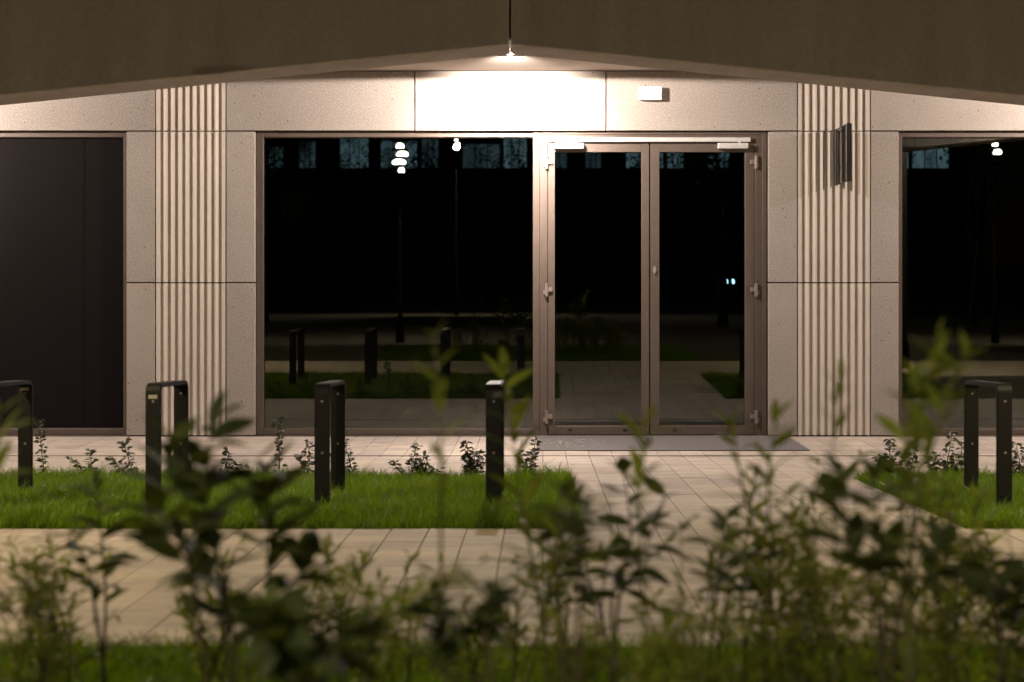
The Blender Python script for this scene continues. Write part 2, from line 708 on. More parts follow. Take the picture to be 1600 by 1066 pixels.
# door set
ZD = Z_L - .002
df = MB()
dx0, dx1 = fx(838), fx(1199)
df.box(fx(833), fx(843), FY - .012, .16, .0, ZD, .003)                       # mullion post
df.box(fx(843), fx(855.5), FY, .16, .0, ZD, .003)                            # left jamb
df.box(fx(1181), fx(1192), FY, .16, .0, ZD, .003)                            # right jamb
df.box(fx(1192), dx1, FY - .008, .16, .0, ZD, .003)
df.box(fx(855.5), fx(1181), FY, .16, fz(222), ZD - .028, .003)               # head
df.box(fx(843), fx(1192), FY - .010, .16, ZD - .028, ZD, .003)
door = df.build('door_frame', M['frame'], bld)
MB().box(fx(862), fx(1173), FY - .035, FY - .0005, fz(221.5), fz(214.5), .004).build('closer_rail', M['silver'], door)
MB().box(fx(838), dx1, FY - .04, .16, -.02, .006).build('threshold', M['frame'], door)


def hinge(parent, x, z, side):
    mb = MB()
    mb.tube([(x, FY - .018, z - .055), (x, FY - .018, z + .055)], .017, 10)
    mb.tube([(x, FY - .018, z - .068), (x, FY - .018, z - .057)], .019, 10)
    mb.tube([(x, FY - .018, z + .057), (x, FY - .018, z + .068)], .019, 10)
    mb.box(min(x, x + side * .06), max(x, x + side * .06), FY - .022, FY - .0006, z - .02, z + .025, .002)
    mb.box(min(x, x - side * .035), max(x, x - side * .035), FY - .016, FY - .0006, z - .05, z - .01, .002)
    mb.build('hinge', M['hinge'], parent)


def leaf_door(px0, px1, gx0, gx1, hside):
    x0, x1, a, c = fx(px0), fx(px1), fx(gx0), fx(gx1)
    zt, zb, gt, gb = fz(222.6), .012, fz(237), fz(667)
    mb = MB()
    y = FY + .004
    mb.box(x0, a, y, .12, zb, zt, .003)
    mb.box(c, x1, y, .12, zb, zt, .003)
    mb.box(a, c, y + .001, .12, gt, zt, .003)
    mb.box(a, c, y + .001, .12, zb, gb, .003)
    mb.box(a, c, y + .018, .10, gb, gb + .008)
    o = mb.build('door_leaf', M['frame'], bld)
    MB().box(a - .008, c + .008, GY + .002, GY + .02, gb - .008, gt + .008).build('pane', M['glass'], o)
    for py in (253, 453, 652):
        hinge(o, x0 - .012 if hside < 0 else x1 + .012, fz(py), -hside)
    return o


dl = leaf_door(856, 1015, 867, 1003, -1)
tag(dl, 'left leaf of the glazed double door')
dr = leaf_door(1017, 1180.5, 1031, 1165.5, 1)
tag(dr, 'right leaf of the glazed double door')
for o, pa, pb, arm in ((dl, 866, 912, 877), (dr, 1122, 1169, 1156)):
    mb = MB()
    mb.box(fx(pa), fx(pb), FY - .065, FY + .003, fz(232.5), fz(223.5), .006)
    mb.box(fx(arm) - .012, fx(arm) + .012, FY - .04, FY - .02, fz(223.5), fz(220), .002)
    mb.build('door_closer', M['silver'], o)
for o, pxs in ((dl, (891, 977)), (dr, (1055, 1140))):
    for px in pxs:
        MB().box(fx(px - 3), fx(px + 3), FY - .001, FY + .006, fz(674.3), fz(671), .001).build('drain_slot_shade', M['dark'], o)  # dark raised plates imitate the shade inside open slots
# oval lock rosette with cylinder on the right leaf
mb = MB()
pts = [(fx(1023.5) + .018 * math.cos(t), fz(422) + .042 * math.sin(t)) for t in [2 * math.pi * k / 18 for k in range(18)]]
mb.prism(pts, 'y', FY - .010, FY + .005)
pts = [(fx(1023.5) + .009 * math.cos(t), fz(424) + .016 * math.sin(t)) for t in [2 * math.pi * k / 12 for k in range(12)]]
mb.prism(pts, 'y', FY - .018, FY - .009)
mb.build('lock_cylinder', M['steel'], dr)
# dark room behind the glass
V = [(-9.8, .32, -.01), (9.4, .32, -.01), (9.4, 6, -.01), (-9.8, 6, -.01), (-9.8, .32, 3.6), (9.4, .32, 3.6), (9.4, 6, 3.6), (-9.8, 6, 3.6)]
link('interior', soup('interior', V, [(0, 1, 2, 3), (7, 6, 5, 4), (2, 6, 7, 3), (0, 3, 7, 4), (1, 5, 6, 2)]), M['room'], bld)

# canopy: soffit slab and the two angled concrete beams that meet over the door
SOF = 3.81
BY0, BY1 = -2.4, -1.88
MB().box(-11, 11, BY1 + .002, .30, SOF, SOF + .2).build('soffit', M['soffit'], bld)
PEAK, SL, HALF = 3.673, .1005, 4.7
XP = (797 - VX) * (CAM_D + BY0) / FPX
for s in (-1, 1):
    for i in range(2):
        xa, xb = XP + s * (.009 + i * HALF), XP + s * ((i + 1) * HALF - .009 * i)
        za, zb = (PEAK, PEAK - SL * HALF) if i == 0 else (PEAK - SL * HALF, PEAK)
        c = .012
        mb = MB()
        # bottom arris chamfered
        n = 2
        A = [(BY0, 5.2), (BY0, c), (BY0 + c, 0), (BY1 - c, 0), (BY1, c), (BY1, 5.2)]
        va, vb = [], []
        for (y, dz) in A:
            top = dz > 1
            va.append(mb.bm.verts.new((xa, y, 5.2 if top else za + dz)))
            vb.append(mb.bm.verts.new((xb, y, 5.2 if top else zb + dz)))
        mb.bm.faces.new(va)
        mb.bm.faces.new(vb[::-1])
        for k in range(6):
            j = (k + 1) % 6
            mb.bm.faces.new((va[j], va[k], vb[k], vb[j]))
        mb.build('canopy_beam', M['canopy'], bld)
# upper storey wall, above the canopy
MB().box(-11, 11, .302, .5, 3.7, 9).build('upper_wall', M['stone'], bld)


# ------------------------------------------------------------------ lamps under the soffit
LA = -1.30
def downlight(x, label):
    t = empty('ceiling_light', (x, LA, SOF))
    tag(t, label, 'ceiling light', 'lamps under the canopy')
    MB().lathe([(.055, SOF - .0125), (.058, SOF - .03), (.052, SOF - .036)], x, LA, 20).build('housing', M['silver'], t, True)
    MB().lathe([(.046, SOF - .0365), (.044, SOF - .041), (.02, SOF - .043)], x, LA, 20).build('lens', M['lens'], t, True)
    MB().box(x - .13, x + .13, LA - .06, LA + .30, SOF - .012, SOF - .0008).build('added_shield', M['post'], t)  # black plate added to keep the spot's light off the soffit
    ld = bpy.data.lights.new('downlight', 'SPOT')
    ld.energy = LAMP_W
    ld.color = LAMP_COL
    ld.spot_size = math.radians(179)
    ld.spot_blend = .015
    ld.shadow_soft_size = .05
    lo = bpy.data.objects.new('downlight', ld)
    COL.objects.link(lo)
    lo.parent = t
    lo.matrix_parent_inverse = Matrix.Translation(t.location).inverted()
    lo.location = (x, LA, SOF - .05)
    wd = bpy.data.lights.new('wall_spot', 'SPOT')
    wd.energy = WASH_W
    wd.color = LAMP_COL
    wd.spot_size = math.radians(92)
    wd.spot_blend = 1.0
    wd.shadow_soft_size = .05
    wo = bpy.data.objects.new('wall_spot', wd)
    COL.objects.link(wo)
    wo.parent = t
    wo.matrix_parent_inverse = Matrix.Translation(t.location).inverted()
    wo.location = (x, LA + .09, SOF - .032)
    wo.rotation_euler = Vector((0, -LA, -.6)).to_track_quat('-Z', 'Y').to_euler()


LX = (797 - VX) * (CAM_D + LA) / FPX
downlight(LX, 'small bright lamp under the canopy peak above the doors')
downlight(LX - 6.7, 'canopy lamp lighting the wall at the left photo edge')
downlight(LX + 6.7, 'canopy lamp lighting the wall at the right photo edge')

# white box over the door
wb = empty('wall_box', (fx(1015.5), 0, fz(148)))
tag(wb, 'small white box fixed to the pale lintel above the door', 'sensor box')
x0, x1, z0, z1 = fx(998), fx(1033), fz(157.5), fz(137)
MB().box(x0, x1, -.075, -.012, z0, z1, .004).build('cover', M['white'], wb)
MB().box(x0 + .006, x1 - .006, -.012, -.0005, z0 + .006, z1 - .006).build('back_plate', M['white'], wb)
for px in (1002, 1027):
    for zz in (z0 - .002, z1 - .004):
        MB().box(fx(px) - .006, fx(px) + .006, -.05, -.03, zz, zz + .006).build('clip', M['steel'], wb)

# flag sign on the right pilaster
sgn = empty('flag_sign', (fx(1303), 0, fz(243)))
tag(sgn, 'dark flag sign with metal edges sticking out from the right fluted pilaster', 'sign')
zt, zb = fz(203), fz(290)
xs = fx(1303)
MB().box(xs, xs + .058, -.60, -.52, zb, zt, .004).build('front_bar', M['signm'], sgn)
MB().box(xs, xs + .030, -.060, -.001, zb, zt, .003).build('wall_bar', M['signm'], sgn)
MB().box(xs + .011, xs + .021, -.52, -.060, zt - .007, zt).build('rail', M['signm'], sgn)
MB().box(xs + .011, xs + .021, -.52, -.060, zb, zb + .007).build('rail', M['signm'], sgn)
MB().box(xs + .012, xs + .020, -.52, -.060, zb + .007, zt - .007).build('glass_panel', M['smoked'], sgn)

# entrance mat
mt = empty('entrance_mat', (fx(1040), -.65, 0))
tag(mt, 'grey entrance mat on the paving in front of the double door', 'mat')
MB().box(-.06, 2.54, -1.30, -.035, .001, .012, .003).build('mat_body', M['mat'], mt)
V, F = [], []
r = random.Random(4)
for i in range(420):
    x, y, s = r.gauss(.28, .17), r.uniform(-1.1, -.35), r.uniform(.003, .011)
    x = max(-.04, min(.62, x))
    k = len(V)
    for j in range(5):
        t = 2 * math.pi * j / 5 + r.random()
        V.append((x + math.cos(t) * s * 1.6, y + math.sin(t) * s, .0135 + r.random() * .003))
    F.append(tuple(range(k, k + 5)))
o = link('mat_speckle', soup('mat_speckle', V, F), M['patch'], mt)  # pale flakes for the patchy speckle on the mat's left part
tag(o, kind='stuff')

# ------------------------------------------------------------------ bicycle stands
A_F, A_R = 5.80, 5.08


def stand_meshes():
    """hoop in the plane x = 0, y from 0 (front leg) to L, with rounded corners; flat bar .097 wide, .035 deep"""
    L, Hh, R_, th, w = A_F - A_R, .80, .06, .028, .097
    out_, inn = [], []
    dz = gz(A_R) - gz(A_F)

    def path(off):
        r = R_ - off
        p = [(off, -.12)]
        for k in range(7):
            t = math.pi - k * math.pi / 12
            p.append((R_ + r * math.cos(t), Hh - R_ + r * math.sin(t)))
        for k in range(7):
            t = math.pi / 2 - k * math.pi / 12
            p.append((L - R_ + r * math.cos(t), Hh - R_ + r * math.sin(t)))
        p.append((L - off, -.12))
        return [(y, z + dz * (y / L)) for y, z in p]
    a, c = path(0), path(th)
    mb = MB()
    q = []
    for (p1, p2) in zip(a, c):
        q.append([mb.bm.verts.new((-w / 2, p1[0], p1[1])), mb.bm.verts.new((w / 2, p1[0], p1[1])),
                  mb.bm.verts.new((w / 2, p2[0], p2[1])), mb.bm.verts.new((-w / 2, p2[0], p2[1]))])
    for u, v in zip(q, q[1:]):
        for k in range(4):
            j = (k + 1) % 4
            mb.bm.faces.new((u[k], u[j], v[j], v[k]))
    mb.bm.faces.new(q[0])
    mb.bm.faces.new(q[-1][::-1])
    es = [e for e in mb.bm.edges if abs(e.verts[0].co.x - e.verts[1].co.x) < 1e-6 and len(e.link_faces) == 2
          and abs(e.link_faces[0].normal.dot(e.link_faces[1].normal)) < .5]
    bmesh.ops.recalc_face_normals(mb.bm, faces=mb.bm.faces[:])
    bmesh.ops.bevel(mb.bm, geom=es, offset=.005, segments=2, affect='EDGES')
    return mb.mesh('hoop')


hoop = stand_meshes()
hoop.materials.append(M['black'])
bolt = MB()
bolt.lathe([(.009, -.004), (.009, .002), (.006, .005)], 0, 0, 10)
bolt_me = bolt.mesh('bolt')
bolt_me.transform(Matrix.Rotation(math.radians(90), 4, 'X'))
bolt_me.materials.append(M['bolt'])
ST = [(-3.53, 'black bicycle stand cut by the left photo edge', 'w'),
      (-2.467, 'black bicycle stand with a small label plate before the left fluted pilaster', 'y'),
      (-1.397, 'plain black bicycle stand standing before the large window', None),
      (-.312, 'black bicycle stand nearest the door, half behind a tall leafy shoot', None),
      (2.924, 'black bicycle stand alone in the grass right of the door', None)]
for x, lab, pl in ST:
    t = empty('bicycle_stand', (x, -A_F, gz(A_F)))
    tag(t, lab, 'bicycle stand', 'bicycle stands in the grass strips')
    link('hoop', hoop, None, t).location = t.location
    for (yy, zz) in ((0, .685), (0, .36), (A_F - A_R - .028, .70), (A_F - A_R - .028, .36)):
        o = link('bolt', bolt_me, None, t)
        o.location = (x + (0.002), -A_F + yy, gz(A_F) + zz - (.02 if yy else 0))
    if pl:
        z = gz(A_F) + .715
        y = -A_F
        if pl == 'w':
            y = -A_F + (A_F - A_R - .028)
        MB().box(x - .028, x + .028, y - .002, y + .003, z - .012, z + .012).build('label_plate', M['tagm'], t)

# ------------------------------------------------------------------ grass
def hnoise(x, y):
    return (np.sin(x * 3.1 + 1.7 * np.sin(y * 2.3)) + np.sin(y * 4.7 + 2.1 * np.sin(x * 1.9 + 1)) + np.sin(x * 9.3 + y * 7.1)) / 3


GZ = np.vectorize(gz)


def grass(name, x0, x1, a0, a1, density, hmin, hmax, label, wid=.0045, seed=1, edge=None):
    g = np.random.default_rng(seed)
    n = int((x1 - x0) * (a1 - a0) * density)
    x = g.uniform(x0, x1, n)
    a = g.uniform(a0, a1, n)
    # frayed borders
    x = np.clip(x + g.normal(0, .012, n), x0 - .03, x1 + .03)
    a = a + g.normal(0, .012, n) + .025 * np.abs(np.sin(x * 5.3) * np.sin(x * 13.1 + 1)) * (a > a1 - .1)
    z = GZ(a) - .03
    hn = hnoise(x, a)
    h = g.uniform(hmin, hmax, n) * (1 + .45 * hn) * g.choice([.7, 1, 1.15], n) + .02
    h *= np.where(g.random(n) < .05, 1.5, 1)
    th = g.uniform(0, 2 * np.pi, n)
    lean = np.abs(g.normal(.55, .4, n)) * h
    lt = g.uniform(0, 2 * np.pi, n)
    w = g.uniform(.6, 1.3, n) * wid
    ux, uy = np.cos(th) * w / 2, np.sin(th) * w / 2
    V = np.empty((n, 5, 3))
    dx, dy = np.cos(lt) * lean, np.sin(lt) * lean
    y = -a
    V[:, 0] = np.stack([x - ux, y - uy, z], 1)
    V[:, 1] = np.stack([x + ux, y + uy, z], 1)
    V[:, 2] = np.stack([x - ux * .8 + dx * .35, y - uy * .8 + dy * .35, z + h * .6], 1)
    V[:, 3] = np.stack([x + ux * .8 + dx * .35, y + uy * .8 + dy * .35, z + h * .6], 1)
    V[:, 4] = np.stack([x + dx, y + dy, z + h], 1)
    base = (np.arange(n) * 5)[:, None]
    T = np.concatenate([base + np.array([[0, 1, 3]]), base + np.array([[0, 3, 2]]), base + np.array([[2, 3, 4]])], 1).reshape(-1, 3)
    me = bpy.data.meshes.new(name)
    me.vertices.add(n * 5)
    me.vertices.foreach_set('co', V.reshape(-1))
    m3 = len(T)
    me.loops.add(m3 * 3)
    me.loops.foreach_set('vertex_index', T.reshape(-1).astype(np.int32))
    me.polygons.add(m3)
    me.polygons.foreach_set('loop_start', np.arange(m3, dtype=np.int32) * 3)
    me.polygons.foreach_set('loop_total', np.full(m3, 3, dtype=np.int32))
    me.update(calc_edges=True)
    at = me.attributes.new('tone', 'FLOAT', 'POINT')
    tn = np.clip(g.normal(.42, .2, n) + .22 * hnoise(x * .7, a * .9 + 3), 0, 1)
    at.data.foreach_set('value', np.repeat(tn, 5).astype(np.float32))
    o = link(name, me, M['grass'])
    tag(o, label, 'grass', kind='stuff')
    return o


def soil_strip(name, x0, x1, a0, a1):
    aa = [a0] + [q for q in (1.7, 6.7, 9.6, 13) if a0 < q < a1] + [a1]
    return strip(name, x0, x1, aa, -.022, M['soil'])


soil_strip('lawn_soil', -7, X_L - .008, 3.76, 6.695)
soil_strip('lawn_soil', X_R + .008, 7, 3.76, 6.695)
soil_strip('verge_soil', -9, 9, 9.605, 40)
grass('grass', -5.6, X_L - .01, 3.77, 6.68, 7500, .045, .095, 'short lawn round the bicycle stands left of the door', .0065, seed=2)
grass('grass', X_R + .01, 5.6, 3.77, 6.68, 7500, .045, .095, 'short lawn round the bicycle stand right of the door', .0065, seed=3)
grass('grass', -2.9, 2.7, 9.62, 12.6, 6000, .03, .065, 'blurred green grass verge along the bottom photo edge', .006, seed=4)


# ------------------------------------------------------------------ leaves and shrubs
def leaf_geo(length, width, bend, fold, tipp=1.0, n=7):
    """midrib along +Y from 0, folded along the rib and bent down; returns verts, quads"""
    V, F = [], []
    for i in range(n + 1):
        t = i / n
        wv = width * .5 * (math.sin(math.pi * t ** tipp) ** .8 if 0 < t < 1 else .02)
        y = length * t
        z = -bend * length * t * t
        V += [(-wv, y, z + fold * wv), (0, y, z), (wv, y, z + fold * wv)]
    for i in range(n):
        k = i * 3
        F += [(k, k + 1, k + 4, k + 3), (k + 1, k + 2, k + 5, k + 4)]
    return V, F


def leaf_mesh(name, mat, *a, **k):
    V, F = leaf_geo(*a, **k)
    me = soup(name, V, F)
    me.polygons.foreach_set('use_smooth', [True] * len(me.polygons))
    me.materials.append(mat)
    return me


LEAF = {
    'laurel': [leaf_mesh('leaf', M['laurel'], 1, .40, .22, .35, tipp=.85), leaf_mesh('leaf', M['laurel'], 1, .34, .4, .5, tipp=.9),
               leaf_mesh('leaf', M['laurel'], 1, .44, .05, .25, tipp=.8)],
    'lance': [leaf_mesh('leaf', M['lance'], 1, .20, .3, .3, tipp=.8), leaf_mesh('leaf', M['lance'], 1, .24, .1, .4, tipp=.85),
              leaf_mesh('leaf', M['lance'], 1, .17, .5, .3, tipp=.75)],
    'fresh': [leaf_mesh('leaf', M['fresh'], 1, .24, .15, .3, tipp=.8), leaf_mesh('leaf', M['fresh'], 1, .30, .3, .4, tipp=.85)],
}


def orient(d, roll):
    d = d.normalized()
    up = Vector((0, 0, 1))
    x = d.cross(up)
    if x.length < .1:
        x = Vector((1, 0, 0))
    x.normalize()
    z = x.cross(d)
    m = Matrix((x, d, z)).transposed()
    return m @ Matrix.Rotation(roll, 3, 'Y')


def spline(pts, n):
    pts = [Vector(p) for p in pts]
    if len(pts) == 2:
        return [pts[0].lerp(pts[1], i / n) for i in range(n + 1)]
    out = []
    m = len(pts) - 1
    for i in range(n + 1):
        t = i / n * m
        k = min(int(t), m - 1)
        u = t - k
        p0, p1, p2, p3 = pts[max(k - 1, 0)], pts[k], pts[k + 1], pts[min(k + 2, m)]
        out.append(.5 * ((2 * p1) + (p2 - p0) * u + (2 * p0 - 5 * p1 + 4 * p2 - p3) * u * u + (3 * p1 - p0 - 3 * p2 + p3) * u ** 3))
    return out


def on_ground(px, Z):
    a = CAM_D - Z
    return Vector(((px - VX) * Z / FPX, -a, gz(a) - .03))


def broad_shrub(name, label, base_px, Z, stems, kind, size, seed, per_m=26, start=.25, stem_r=.006, group=None, tip='fresh', tipn=0, updir=.7):
    """stems: lists of photo points the stem passes; each leaf is an object"""
    r = random.Random(seed)
    b0 = on_ground(base_px, Z)
    t = empty(name, b0)
    tag(t, label, 'shrub', group or 'young shrubs in the foreground bed')
    for si, st in enumerate(stems):
        zz = Z + r.uniform(-.12, .12)
        pts = [b0 + Vector((r.uniform(-.03, .03), r.uniform(-.03, .03), 0))] + [P(x, y, zz + .1 * r.uniform(-1, 1)) for x, y in st]
        sp = spline(pts, 16)
        L = sum((q - p).length for p, q in zip(sp, sp[1:]))
        rad = [stem_r * (1 - .75 * i / 16) for i in range(17)]
        MB().tube(sp, rad, 6).build('stem', M['twig'] if kind == 'laurel' else M['greenstem'], t, True)
        n = max(5, int(L * per_m))
        ang = r.random() * 6.28
        for i in range(n):
            u = start + (1 - start) * (i + .5) / n
            f = u * 16
            k = min(int(f), 15)
            p = sp[k].lerp(sp[k + 1], f - k)
            d0 = (sp[k + 1] - sp[k]).normalized()
            ang += 2.4 + r.uniform(-.5, .5)
            side = Vector((math.cos(ang), math.sin(ang), 0))
            d = side + d0 * (updir + r.uniform(-.35, .35) + (.8 if u > .93 else 0))
            tipq = i >= n - tipn
            me = r.choice(LEAF[tip if tipq else kind])
            o = link('leaf', me, None, t)
            s = size * r.uniform(.65, 1.15) * (.75 if u > .9 else 1)
            o.matrix_parent_inverse = Matrix.Translation(b0).inverted()
            o.matrix_basis = Matrix.Translation(p) @ (orient(d, r.uniform(-.7, .7)) * s).to_4x4()
    return t


def wispy_shrub(name, label, base_px, Z, top_px, top_py, spread, nst, size, seed, kind='lance', per=26, group=None, wratio=.2):
    """many thin stems; the fine leaves of the whole shrub are one mass"""
    r = random.Random(seed)
    b0 = on_ground(base_px, Z)
    t = empty(name, b0)
    tag(t, label, 'shrub', group or 'wispy shrubs in the foreground bed')
    top = P(top_px, top_py, Z)
    V, F = [], []
    mb = MB()
    LV = [leaf_geo(1, wratio, .3, .3, tipp=.8, n=3), leaf_geo(1, wratio * 1.25, .1, .4, tipp=.85, n=3)]
    for s in range(nst):
        hh = r.uniform(.55, 1.0) if s else 1.0
        end = b0.lerp(top, hh) + Vector((r.gauss(0, spread), r.gauss(0, spread * .8), 0)) * (.4 + hh * .6)
        mid = b0.lerp(end, .5) + Vector((r.gauss(0, spread * .25), r.gauss(0, spread * .25), .04))
        sp = spline([b0 + Vector((r.gauss(0, .03), r.gauss(0, .03), 0)), mid, end], 9)
        mb.tube(sp, [.0035 * (1 - .8 * i / 9) for i in range(10)], 5, False)
        twigs = [sp]
        for q in range(3):
            k = r.randint(3, 7)
            e2 = sp[k] + Vector((r.gauss(0, .10), r.gauss(0, .10), r.uniform(.05, .16)))
            tw = spline([sp[k], sp[k].lerp(e2, .5) + Vector((0, 0, .01)), e2], 6)
            mb.tube(tw, [.002 * (1 - .6 * i / 6) for i in range(7)], 4, False)
            twigs.append(tw)
        for tw in twigs:
            n = per if tw is sp else per // 2
            for i in range(n):
                u = (.15 + .85 * (i + r.random()) / n) * (len(tw) - 1)
                k = min(int(u), len(tw) - 2)
                p = tw[k].lerp(tw[k + 1], u - k)
                d0 = (tw[k + 1] - tw[k]).normalized()
                an = r.random() * 6.28
                d = Vector((math.cos(an), math.sin(an), r.uniform(-.3, .3))) + d0 * r.uniform(.2, 1.3)
                m3 = orient(d, r.uniform(-1, 1)) * (size * r.uniform(.6, 1.2))
                lv, lf = r.choice(LV)
                b = len(V)
                V += [tuple(m3 @ Vector(v) + p) for v in lv]
                F += [tuple(b + q for q in f) for f in lf]
    mb.build('stem', M['twig'], t, True)
    me = soup('foliage', V, F)
    o = link('foliage', me, M[kind], t)
    tag(o, kind='stuff')
    return t


# little bare shrubs planted along the back edge of the lawn
SM = [(72, 655, 'w'), (140, 708, 'l'), (215, 688, 'l'), (275, 700, 'm'), (345, 705, 'm'), (436, 655, 'w'), (476, 690, 'm'), (558, 676, 'm'), (640, 694, 'm'),
      (668, 712, 'd'), (738, 690, 'd'), (828, 690, 'm'), (1392, 684, 'd'), (1412, 690, 'm'), (1474, 675, 'm'), (1497, 690, 'd'), (1592, 690, 'd')]
SML = ['leggy twig shrub at the lawn edge right of the leftmost stand', 'tiny bent twig shrub between the two left bicycle stands',
       'small leaning twig shrub just left of the labelled bicycle stand', 'small twig shrub seen between the legs of the labelled stand',
       'small twig shrub half hidden by the dark laurel', 'tallest thin twig shrub before the left corner of the large window',
       'small upright twig shrub just left of the middle bicycle stand', 'bushy twig shrub just right of the middle bicycle stand',
       'slim twig shrub in the middle of the lawn edge below the large window', 'low bushy twig shrub right of the slim one below the large window',
       'wide twig shrub just left of the stand nearest the door', 'small twig shrub just right of the stand nearest the door',
       'twig shrub at the left end of the right lawn', 'second twig shrub from the left on the right lawn',
       'slender twig shrub left of the lone right stand', 'bushy twig shrub behind the lone right stand', 'twig shrub at the right photo edge']
for i, ((px, py, kd), lab) in enumerate(zip(SM, SML)):
    r = random.Random(100 + i)
    Z = CAM_D - 3.92 + r.uniform(-.08, .08)
    b0 = on_ground(px, Z)
    t = empty('twig_shrub', b0)
    tag(t, lab, 'shrub', 'little shrubs along the lawn edge')
    top = P(px, py, Z)
    V, F = [], []
    mb = MB()
    ns = {'w': 1, 'l': 2, 'm': 3, 'd': 6}[kd]
    for s in range(ns):
        H_ = (top.z - b0.z) * (1 if s == 0 else r.uniform(.4, .8))
        sx = r.gauss(.02, .05) + (0 if s == 0 else r.choice((-1, 1)) * r.uniform(.03, .13))
        if kd == 'l':
            sx -= .10
        end = b0 + Vector((sx, r.gauss(0, .05), H_))
        sp = spline([b0, b0.lerp(end, .5) + Vector((r.gauss(0, .015), 0, 0)), end], 8)
        mb.tube(sp, [.005 * (1 - .6 * k / 8) for k in range(9)], 5, False)
        n = int(12 + H_ * 70)
        for k in range(n):
            u = (.18 + .82 * (k + .5) / n) * 8
            q = min(int(u), 7)
            p = sp[q].lerp(sp[q + 1], u - q)
            an = k * 2.4 + r.random()
            d = Vector((math.cos(an), math.sin(an), r.uniform(-.2, .7)))
            # short petiole: cluster of two or three leaves
            p2 = p + d.normalized() * r.uniform(.0, .02)
            for _ in range(2):
                dd = d + Vector((r.gauss(0, .5), r.gauss(0, .5), r.gauss(0, .3)))
                m3 = orient(dd, r.uniform(-1, 1)) * r.uniform(.028, .055)
                lv, lf = leaf_geo(1, .55, .2, .3, tipp=.9, n=3)
                b = len(V)
                V += [tuple(m3 @ Vector(v) + p2) for v in lv]
                F += [tuple(b + j for j in f) for f in lf]
    mb.build('stem', M['twig'], t, True)
    o = link('foliage', soup('foliage', V, F), M['small'], t)
    tag(o, kind='stuff')

# foreground shrubs
broad_shrub('laurel_shrub', 'big dark laurel in front of the left fluted pilaster, the darkest plant', 370, 3.1,
            [[(345, 900), (318, 760), (335, 660)], [(300, 900), (255, 820), (268, 690)], [(420, 900), (420, 780), (400, 720)], [(360, 960), (300, 890), (225, 800)], [(400, 980), (470, 900), (460, 850)]],
            'laurel', .135, 21, per_m=21, start=.26)
broad_shrub('laurel_shrub', 'slim young laurel with few leaves at the left, before the footpath', 170, 3.9,
            [[(165, 960), (160, 860), (150, 755)], [(150, 960), (135, 880), (105, 830)]], 'laurel', .105, 22, per_m=17, start=.35)
broad_shrub('leafy_shoot', 'tall lance-leaved shoot before the stand nearest the door', 860, 3.7,
            [[(845, 960), (815, 780), (785, 575)], [(850, 980), (865, 900), (880, 820)]], 'lance', .13, 23, per_m=26, start=.4, tip='fresh', tipn=4, updir=1.0)
broad_shrub('leafy_shoot', 'lone blurred shoot with yellow-green leaves rising before the large window', 700, 2.9,
            [[(690, 900), (690, 720), (680, 520)]], 'fresh', .075, 24, per_m=11, start=.55, updir=1.2, stem_r=.005)
broad_shrub('laurel_shrub', 'laurel with hanging leaves below the middle of the double door', 960, 3.9,
            [[(955, 950), (985, 850), (975, 735)], [(965, 950), (1000, 880), (1040, 770)], [(940, 960), (905, 880), (895, 790)]], 'laurel', .115, 25, per_m=20, start=.35, updir=.3)
broad_shrub('laurel_shrub', 'very blurred dark laurel tip right of the left lawn corner', 900, 2.5,
            [[(905, 960), (915, 860), (925, 770)], [(880, 980), (870, 880), (885, 770)]], 'laurel', .09, 26, per_m=13, start=.6)
broad_shrub('leafy_shoot', 'thin pale shoot rising before the foot of the doors', 1010, 3.2,
            [[(1005, 900), (1000, 780), (1015, 650)]], 'lance', .095, 27, per_m=15, start=.55, updir=1.3, stem_r=.004)
broad_shrub('laurel_shrub', 'laurel with one upright leaf before the paved way to the door', 1110, 3.7,
            [[(1115, 960), (1125, 890), (1135, 810)], [(1130, 960), (1170, 900), (1195, 830)]], 'laurel', .115, 28, per_m=17, start=.4)
broad_shrub('leafy_shoot', 'tall fresh green shoot before the right window', 1425, 3.0,
            [[(1425, 900), (1425, 700), (1468, 520)], [(1430, 820), (1470, 660), (1508, 545)], [(1420, 900), (1410, 760), (1425, 600)]], 'fresh', .095, 29, per_m=13, start=.45, updir=1.2, stem_r=.005)
broad_shrub('leafy_shoot', 'faint thin shoot before the right fluted pilaster', 1310, 3.3,
            [[(1305, 900), (1300, 720), (1312, 590)]], 'lance', .08, 30, per_m=17, start=.5, updir=1.0, stem_r=.004)
broad_shrub('leafy_shoot', 'leafy shoot before the narrow panel right of the door', 1205, 3.6,
            [[(1205, 900), (1200, 760), (1215, 650)], [(1190, 900), (1160, 760), (1145, 660)]], 'lance', .095, 31, per_m=18, start=.4, updir=1.0, tip='fresh', tipn=2)
broad_shrub('laurel_shrub', 'dark broad-leaved laurel before the left end of the right lawn', 1385, 3.0,
            [[(1380, 960), (1375, 860), (1365, 740)], [(1370, 960), (1330, 850), (1315, 745)], [(1400, 960), (1450, 900), (1470, 850)]], 'laurel', .115, 32, per_m=15, start=.45)
broad_shrub('laurel_shrub', 'dark laurel tips at the bottom edge below the large window', 770, 2.9,
            [[(765, 1020), (750, 980), (770, 930)], [(740, 1040), (700, 1000), (680, 930)]], 'laurel', .10, 33, per_m=26, start=.4)
broad_shrub('leafy_shoot', 'fresh shoot at the left photo edge beside the leftmost stand', -10, 3.0,
            [[(-12, 900), (-10, 760), (-2, 640)]], 'fresh', .11, 34, per_m=13, start=.6, updir=1.0)
broad_shrub('laurel_shrub', 'dark laurel at the right photo edge bottom corner', 1560, 3.1,
            [[(1560, 960), (1555, 920), (1545, 860)], [(1580, 980), (1600, 920), (1610, 870)]], 'laurel', .11, 35, per_m=22, start=.3)
